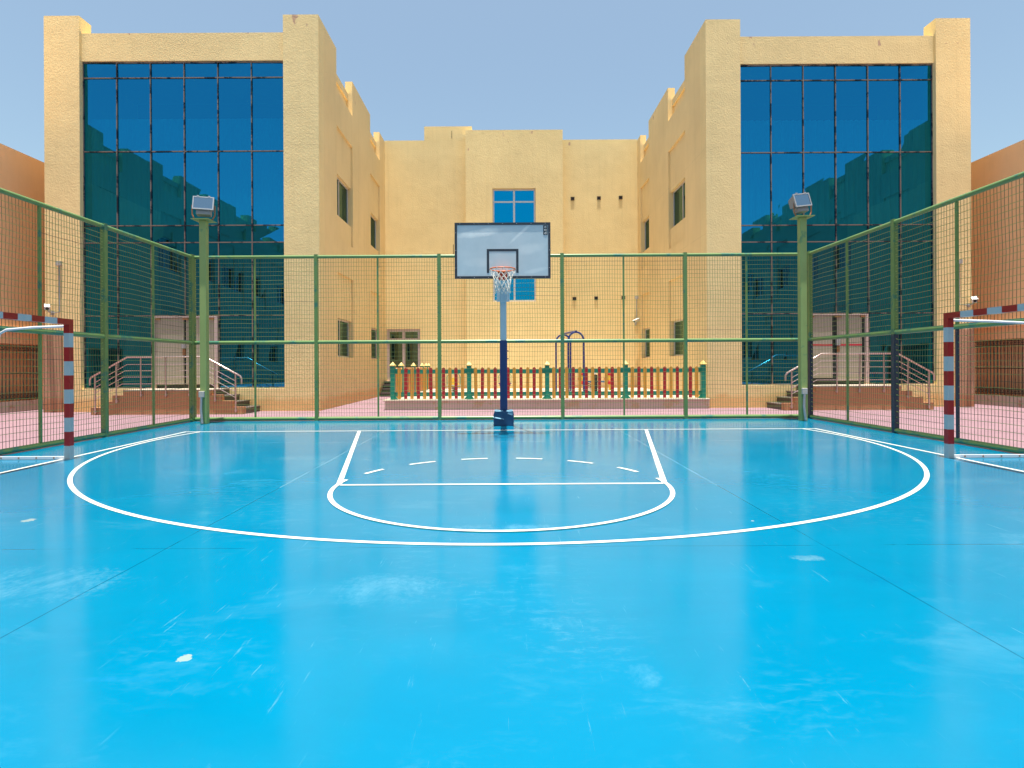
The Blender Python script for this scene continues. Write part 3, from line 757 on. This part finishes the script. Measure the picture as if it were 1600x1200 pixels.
# support struts to the board corners
mb = MB()
for sx in (-1, 1):
    mb.tube([(HX + sx * .06, 12.7, 3.15), (HX + sx * .55, 10.9, 3.80)], .018, 'hoop_blue', 8)
mb.box(HX - .6, HX + .6, 10.87, 10.905, 3.77, 3.81, 'hoop_blue'); mb.box(HX - .3, HX + .3, 10.87, 10.98, 3.10, 3.44, 'hoop_blue')
mb.build('board_bracket', E)
YB = 10.82
bx0, bx1, bz0, bz1 = HX - .9, HX + .9, 2.945, 3.995
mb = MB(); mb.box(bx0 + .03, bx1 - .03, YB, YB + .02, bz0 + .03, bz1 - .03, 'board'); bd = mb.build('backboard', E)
mb = MB(); t_ = .045
def fr4(mb, a, b_, c_, d_, w_, y0, y1, m, bottom=True):
    mb.box(a, a + w_, y0, y1, c_, d_, m); mb.box(b_ - w_, b_, y0, y1, c_, d_, m); mb.box(a + w_, b_ - w_, y0 + .0005, y1 - .0005, d_ - w_, d_, m)
    if bottom: mb.box(a + w_, b_ - w_, y0 + .0005, y1 - .0005, c_, c_ + w_, m)
fr4(mb, bx0, bx1, bz0, bz1, t_, YB - .012, YB + .03, 'board_black')
for k in range(7):
    for z in (bz0 + .022, bz1 - .022): mb.tube([(bx0 + .1 + k * .267, YB - .016, z), (bx0 + .1 + k * .267, YB - .011, z)], .007, 'gal', 6)
for k in range(3):
    for X in (bx0 + .022, bx1 - .022): mb.tube([(X, YB - .016, bz0 + .2 + k * .33), (X, YB - .011, bz0 + .2 + k * .33)], .007, 'gal', 6)
mb.build('board_frame', bd)
mb = MB(); fr4(mb, HX - .298, HX + .298, 3.05, 3.50, .045, YB - .0035, YB - .0005, 'board_black', False); mb.build('target_square', bd)
mb = MB(); mb.box(bx1 - .135, bx1 - .055, YB - .004, YB - .0005, 3.76, 3.94, 'board_black'); em = mb.build('emblem', bd)
def text(s, x, z, size, sx, mat, par):
    cu = bpy.data.curves.new('letter', 'FONT'); cu.body = s; cu.size = size; cu.extrude = .0008; cu.align_x = 'CENTER'; cu.align_y = 'CENTER'; cu.offset = .0004
    o = bpy.data.objects.new('t', cu); COL.objects.link(o); dg = bpy.context.evaluated_depsgraph_get(); me = bpy.data.meshes.new_from_object(o.evaluated_get(dg)); bpy.data.objects.remove(o)
    me.transform(Matrix.Translation((x, YB - .0055, z)) @ Matrix.Rotation(R(90), 4, 'X') @ Matrix.Diagonal((sx, 1, 1, 1))); me.transform(Matrix.Translation(-world_loc(par)))
    me.materials.clear(); me.materials.append(MATS[mat]); o = bpy.data.objects.new('letter', me); COL.objects.link(o); o.parent = par; return o
for s, z in (('e', 3.912), ('m', 3.857), ('d', 3.795)): text(s, bx1 - .095, z, .075, 1.15 if s != 'm' else .85, 'white_paint', bd)
# rim + net
RY, RZ, RR = 10.40, 3.05, .228
mb = MB(); mb.tube([(HX + RR * math.cos(a), RY + RR * math.sin(a), RZ) for a in [k * math.pi / 24 for k in range(48)]], .010, 'rim_orange', 8, closed=True)
for sx in (-1, 1): mb.tube([(HX + sx * .07, YB - .03, RZ), (HX + sx * .09, RY + .21, RZ)], .009, 'rim_orange', 6)
for k in range(12):
    a = k * math.pi / 6; mb.tube([(HX + RR * math.cos(a), RY + RR * math.sin(a), RZ - .008), (HX + RR * math.cos(a), RY + RR * math.sin(a), RZ - .028)], .004, 'rim_orange', 4)
rm = mb.build('rim', E, smooth=True)
mb = MB(); mb.prism([(HX - .09, 3.04), (HX + .09, 3.04), (HX + .075, 2.905), (HX - .075, 2.905)], YB - .14, YB - .015, 'bracket_red'); mb.box(HX - .09, HX + .09, YB - .2, YB - .013, 3.041, 3.055, 'rim_orange'); mb.build('rim_bracket', rm, bevel=.004)
mb = MB(); r = random.Random(4)
prof = [(0, .235), (.07, .205), (.14, .170), (.21, .150), (.28, .135), (.35, .132), (.42, .145)]
def netp(k, j):
    a = 2 * math.pi * (k + (.5 if j % 2 else 0)) / 12 + .1; z, rr = prof[j]
    jj = r.Random if False else None
    return (HX + rr * math.cos(a) * (1 + .04 * math.sin(k * 5 + j)), RY + rr * math.sin(a), RZ - z + .012 * math.sin(k * 2.1 + j))
for j in range(len(prof) - 1):
    for k in range(12):
        mb.tube([netp(k, j), netp(k, j + 1)], .0045, 'net', 5)
        mb.tube([netp(k, j), netp(k - 1 if j % 2 == 0 else k + 1, j + 1)], .0045, 'net', 5)
        if j % 1 == 0: 
            p_ = Vector(netp(k, j + 1)); mb.tube([p_ - Vector((0, 0, .009)), p_ + Vector((0, 0, .009))], .0075, 'net', 5)
for k in range(12):
    p_ = Vector(netp(k, 0)); mb.tube([p_ + Vector((0, 0, .02)), p_ - Vector((0, 0, .01))], .007, 'net', 5)
ne = mb.build('net', E)

# ---------------------------------------------------------------- handball goals
def goal(X, y0, s, label, dp=1.02):
    """front posts in plane X, back side at X + s; near the back fence end is y0"""
    E = empty('handball_goal', (X + s * .5, y0 - 1.5, 0), label, 'goal')
    hb = .04; W = 3.0
    def post(y):
        mb = MB()
        for k in range(10):
            mb.box(X - hb, X + hb, y - hb, y + hb, .2 * k + (.006 if k == 0 else .0), .2 * (k + 1) - (.04 if False else 0), 'goal_white' if k % 2 == 0 else 'goal_red')
        # dark seam groove down the corner-facing edge
        mb.build('post', E, bevel=0)
    post(y0); post(y0 - W - .08)
    mb = MB(); n = 14; L = W - 0.0
    for k in range(n):
        a = y0 - hb - L * k / n; b_ = y0 - hb - L * (k + 1) / n
        mb.box(X - hb + .0005, X + hb - .0005, b_, a, 1.9205, 1.9995, 'goal_white' if k % 2 else 'goal_red') if k else mb.box(X - hb + .0005, X + hb - .0005, b_, a, 1.9205, 1.9995, 'goal_red')
    mb.build('crossbar', E)
    for y in (y0 + .0, y0 - W - .08):
        mb = MB(); xb = X + s * dp
        mb.tube([(X + s * hb, y, 1.90), (X + s * .5, y, 1.885), (X + s * (dp - .14), y, 1.855), (X + s * (dp - .04), y, 1.80), (xb, y, 1.68), (xb, y, .03)], .018, 'goal_tube', 10); mb.build('support_tube', E, smooth=True)
        mb = MB(); q = sorted((X + s * hb, X + s * (dp + .04))); mb.box(q[0], q[1], y - .02, y + .02, .008, .048, 'goal_tube')
        for k in range(4):
            xx = X + s * (.2 + .25 * k); mb.tube([(xx, y - .022, .03), (xx, y - .026, .03)], .012, 'rust', 6)
        mb.build('base_tube', E)
    mb = MB(); xb = X + s * (dp + .02); mb.box(min(xb - .02, xb + .02), xb + .02, y0 - W - .06, y0 - .02, .0085, .047, 'goal_tube'); mb.build('rear_tube', E)
goal(-6.22, 8.20, -1, 'red and white striped handball goal at the left edge')
goal(6.10, 7.93, 1, 'red and white striped handball goal at the right edge', 1.25)

# ---------------------------------------------------------------- playground
mb = MB(); mb.box(-3.62, 6.10, 17.25, 25.89, 0, .26, 'plinth_pink'); mb.build('x') if False else None
E = empty('playground_platform', (1.2, 21, 0), 'low pinkish raised platform with cream edge under the picket fence', 'platform')
mb.build('base', E)
mb = MB(); mb.box(-3.68, 6.105, 17.2, 25.895, .261, .30, 'plinth_cap'); mb.build('top_slab', E, bevel=.006)
def picket_mesh(m, h=.94, wd=.095):
    mb = MB(); n = 8; pts = [(-wd / 2, 0), (wd / 2, 0)] + [(wd / 2 * math.cos(math.pi * k / n), h - wd / 2 + wd / 2 * math.sin(math.pi * k / n)) for k in range(n + 1)]
    mb.prism(pts, -.011, .011, m); o = mb.build('picket'); return o
def place(o, parent, loc, rz=0):
    o.parent = parent; o.location = Vector(loc) - world_loc(parent); o.rotation_euler = (0, 0, rz); return o
pr, po = picket_mesh('picket_red'), picket_mesh('picket_ochre')
used = {}
def picket(kind, parent, loc, rz):
    src = pr if kind else po
    if kind in used: o = src.copy(); COL.objects.link(o)
    else: o = src; used[kind] = 1
    o2 = place(o, parent, loc, rz + R(rng.uniform(-1.5, 1.5))); o2.rotation_euler[1] = R(rng.uniform(-.8, .8)); 
    if kind: o2['label'] = 'red picket'
    else: o2['label'] = 'ochre yellow picket'
    return o2
def fpost(E, x, y, br=(1, -1), ax='x'):
    mb = MB(); mb.box(x - .066, x + .066, y - .066, y + .066, .30, 1.315, 'picket_green')
    for s in br:
        for z0, z1 in ((1.05, 1.24), (.42, .31)):
            pts = [(x + s * .066, z0), (x + s * .16, z1), (x + s * .066, z1)]
            if ax == 'x': mb.prism(pts, y - .02, y + .02, 'picket_green')
    p_ = mb.build('post', E, bevel=.006)
    mb = MB(); q = .088; z = 1.316; mb.add([(x - q, y - q, z), (x + q, y - q, z), (x + q, y + q, z), (x - q, y + q, z), (x - q, y - q, z + .02), (x + q, y - q, z + .02), (x + q, y + q, z + .02), (x - q, y + q, z + .02), (x, y, z + .135)],
        [(0, 3, 2, 1), (0, 1, 5, 4), (1, 2, 6, 5), (2, 3, 7, 6), (3, 0, 4, 7), (4, 5, 8), (5, 6, 8), (6, 7, 8), (7, 4, 8)], 'cap_yellow'); mb.build('post_cap', p_)
E = empty('picket_fence', (1.2, 17.34, .3), 'red and yellow picket fence with green posts along the platform front', 'fence')
px = [-3.40, -1.10, 1.25, 3.61, 5.95]; YP = 17.36
for i, x in enumerate(px): fpost(E, x, YP, ((1,) if i == 0 else (-1,) if i == 4 else (-1, 1)))
for i in range(4):
    for z0 in (.40, 1.08):
        mb = MB(); mb.box(px[i] + .067, px[i + 1] - .067, YP - .012, YP + .03, z0, z0 + .125, 'picket_green'); mb.build('rail', E)
    n = 11; 
    for k in range(n):
        x = px[i] + .2 + (px[i + 1] - px[i] - .4) * k / (n - 1)
        picket(k % 2, E, (x, YP - .025, .325), 0)
E = empty('picket_fence', (-3.4, 22, .3), 'picket fence running back toward the glazed door, seen nearly edge on', 'fence')
ys = [18.9, 21.4, 23.6, 24.8, 25.6]
for y in ys: fpost(E, -3.42, y, ())
ya = [17.43] + ys
for i in range(5):
    for z0 in (.42, 1.06):
        mb = MB(); mb.box(-3.44, -3.40, ya[i] + .067 if i else 17.44, ya[i + 1] - .067, z0, z0 + .11, 'picket_green'); mb.build('rail', E)
    n = max(2, int((ya[i + 1] - ya[i]) / .2))
    for k in range(1, n): picket(k % 2, E, (-3.375, ya[i] + (ya[i + 1] - ya[i]) * k / n, .325), R(90))

# climbing frame (blue arches)
E = empty('climbing_frame', (2.6, 22, .3), 'blue tubular arched climbing frame behind the picket fence', 'climbing frame')
def arch(xa, xb, ya_, yb_, ht):
    pts = [(xa, ya_, .30)]; xm, ym = (xa + xb) / 2, (ya_ + yb_) / 2
    for k in range(13):
        a = math.pi * (1 - k / 12); pts.append((xm + (xb - xa) / 2 * math.cos(a), ym + (yb_ - ya_) / 2 * math.cos(a), ht - .32 + .32 * math.sin(a)))
    pts.append((xb, yb_, .30)); return pts
for a in ((2.28, 2.84, 20.9, 20.9), (1.98, 2.55, 22.6, 22.6)):
    mb = MB(); mb.tube(arch(a[0], a[1], a[2], a[3], 2.52), .036, 'climber_blue', 10); mb.build('arch', E, smooth=True)
mb = MB(); mb.tube([(2.56, 20.85, 2.55), (2.27, 22.65, 2.55)], .038, 'climber_blue', 10); mb.build('top_bar', E, smooth=True)
for k in range(5):
    mb = MB(); y = 21.1 + .33 * k; x = 2.28 - .30 * (y - 20.9) / 1.7; mb.tube([(x, y, 2.28), (x + .56, y, 2.28)], .016, 'climber_blue', 6); mb.build('rung', E)
mb = MB(); mb.tube([(2.13, 21.75, 2.2), (2.13, 21.75, .30)], .03, 'climber_blue', 8); mb.build('middle_post', E)

# spring rider
def ball(mb, c, r, m, sx=1, sy=1, sz=1, n=12):
    vs = []; 
    for i in range(n + 1):
        a = math.pi * i / n
        for k in range(n * 2):
            b_ = math.pi * k / n; vs.append((c[0] + r * sx * math.sin(a) * math.cos(b_), c[1] + r * sy * math.sin(a) * math.sin(b_), c[2] + r * sz * math.cos(a)))
    fs = []
    for i in range(n):
        for k in range(2 * n): fs.append((i * 2 * n + k, i * 2 * n + (k + 1) % (2 * n), (i + 1) * 2 * n + (k + 1) % (2 * n), (i + 1) * 2 * n + k))
    mb.add(vs, fs, m)
def spring(mb, x, y, z0, z1, r, m):
    mb.tube([(x + r * math.cos(k * .7), y + r * math.sin(k * .7), z0 + (z1 - z0) * k / 45) for k in range(46)], .012, m, 5)
def rider(x, y, col, col2, label):
    E = empty('spring_rider', (x, y, .3), label, 'playground toy')
    mb = MB(); spring(mb, x, y, .30, .52, .07, 'iron_black'); mb.build('spring', E)
    mb = MB(); pts = [(-.22, .52), (.22, .52), (.24, .60), (.17, .66), (.13, .80), (.05, .88), (-.05, .88), (-.13, .80), (-.17, .66), (-.24, .60)]
    mb.prism([(x + a, b_) for a, b_ in pts], y - .03, y + .03, col); mb.build('body', E, bevel=.01)
    mb = MB(); mb.tube([(x - .24, y, .56), (x - .25, y, .9), (x - .18, y, 1.02), (x + .18, y, 1.02), (x + .25, y, .9), (x + .24, y, .56)], .014, 'picket_green', 6); mb.box(x - .27, x + .27, y - .06, y + .06, .58, .60, col2); mb.box(x - .27, x + .27, y - .06, y + .06, .49, .51, col2); mb.build('seat_frame', E)
rider(-1.95, 21.6, 'toy_yellow', 'hoop_blue', 'yellow spring rider in a green tube frame behind the pickets')
rider(-.03, 23.4, 'toy_red', 'toy_blue', 'red and blue spring rider behind the pickets near the hoop post')
E = empty('spring_seesaw', (3.4, 22, .3), 'spring seesaw with two round red and yellow ends behind the pickets', 'playground toy')
mb = MB(); mb.box(2.95, 3.95, 21.96, 22.04, .66, .72, 'toy_blue'); mb.build('beam', E, bevel=.01)
mb = MB(); spring(mb, 3.2, 22, .30, .66, .08, 'iron_black'); mb.box(3.36, 3.50, 21.95, 22.05, .3, .95, 'iron_black'); ball(mb, (3.42, 22, 1.0), .045, 'white_paint'); mb.build('spring', E)
for x in (2.98, 3.98):
    mb = MB(); ball(mb, (x, 21.94, .84), .14, 'toy_yellow', 1, .35, 1); ball(mb, (x, 21.93, .98), .12, 'toy_red', 1, .4, .6); ball(mb, (x, 21.93, .66), .13, 'toy_red', 1, .4, .7); ball(mb, (x - .18, 21.94, .80), .05, 'toy_red', 1, .4, 1.4)
    mb.box(x - .06, x + .06, 21.9, 21.96, .36, .58, 'toy_yellow'); mb.build('seat_panel', E, smooth=True)

# ---------------------------------------------------------------- security cameras and conduits
def cctv(x, y, z, s, ctop, label, yaw=25, cx=None):
    E = empty('security_camera', (x, y, z), label, 'security camera')
    Mx = Matrix.Translation((x, y - .22, z + .10)) @ Matrix.Rotation(R(yaw * s), 4, 'Z') @ Matrix.Rotation(R(20), 4, 'X')
    mb = MB(); mb.box(-.06, .06, -.16, .16, -.055, .055, 'white_paint'); mb.box(-.075, .075, -.22, .14, .056, .066, 'white_paint'); mb.v = [tuple(Mx @ Vector(v)) for v in mb.v]; b_ = mb.build('housing', E, bevel=.01)
    mb = MB(); mb.tube([(0, -.162, 0), (0, -.17, 0)], .045, 'dark', 12); mb.v = [tuple(Mx @ Vector(v)) for v in mb.v]; mb.build('lens', b_)
    mb = MB(); mb.tube([(x, y - .2, z + .04), (x, y - .16, z - .03), (x, y - .02, z - .05)], .02, 'gal', 8); mb.box(x - .045, x + .045, y - .025, y - .002, z - .11, z + .01, 'gal'); mb.build('bracket', E, smooth=False)
    cx = x if cx is None else cx
    mb = MB(); mb.tube([(cx, y - .025, z - .03), (cx, y - .025, ctop)], .02, 'gal', 8); mb.box(cx - .07, cx + .07, y - .08, y - .003, ctop, ctop + .13, 'junction_box')
    if abs(cx - x) > .06: mb.tube([(x, y - .02, z - .05), (cx, y - .025, z - .03)], .012, 'gal', 6)
    mb.build('conduit', E)
cctv(-13.43, 17.1, 3.0, 1, 4.35, 'white security camera low on the outer pier of the left wing', 40, -13.22)
cctv(14.02, 17.45, 3.12, -1, 4.32, 'white security camera low on the outer pier of the right wing', 30, 13.73)
# camera in the inner right corner
E_ = cctv(5.98, 26.45, 3.25, 1, 4.35, 'white security camera in the corner above the right end of the pickets', -55, 6.02)

bpy.context.view_layer.update()
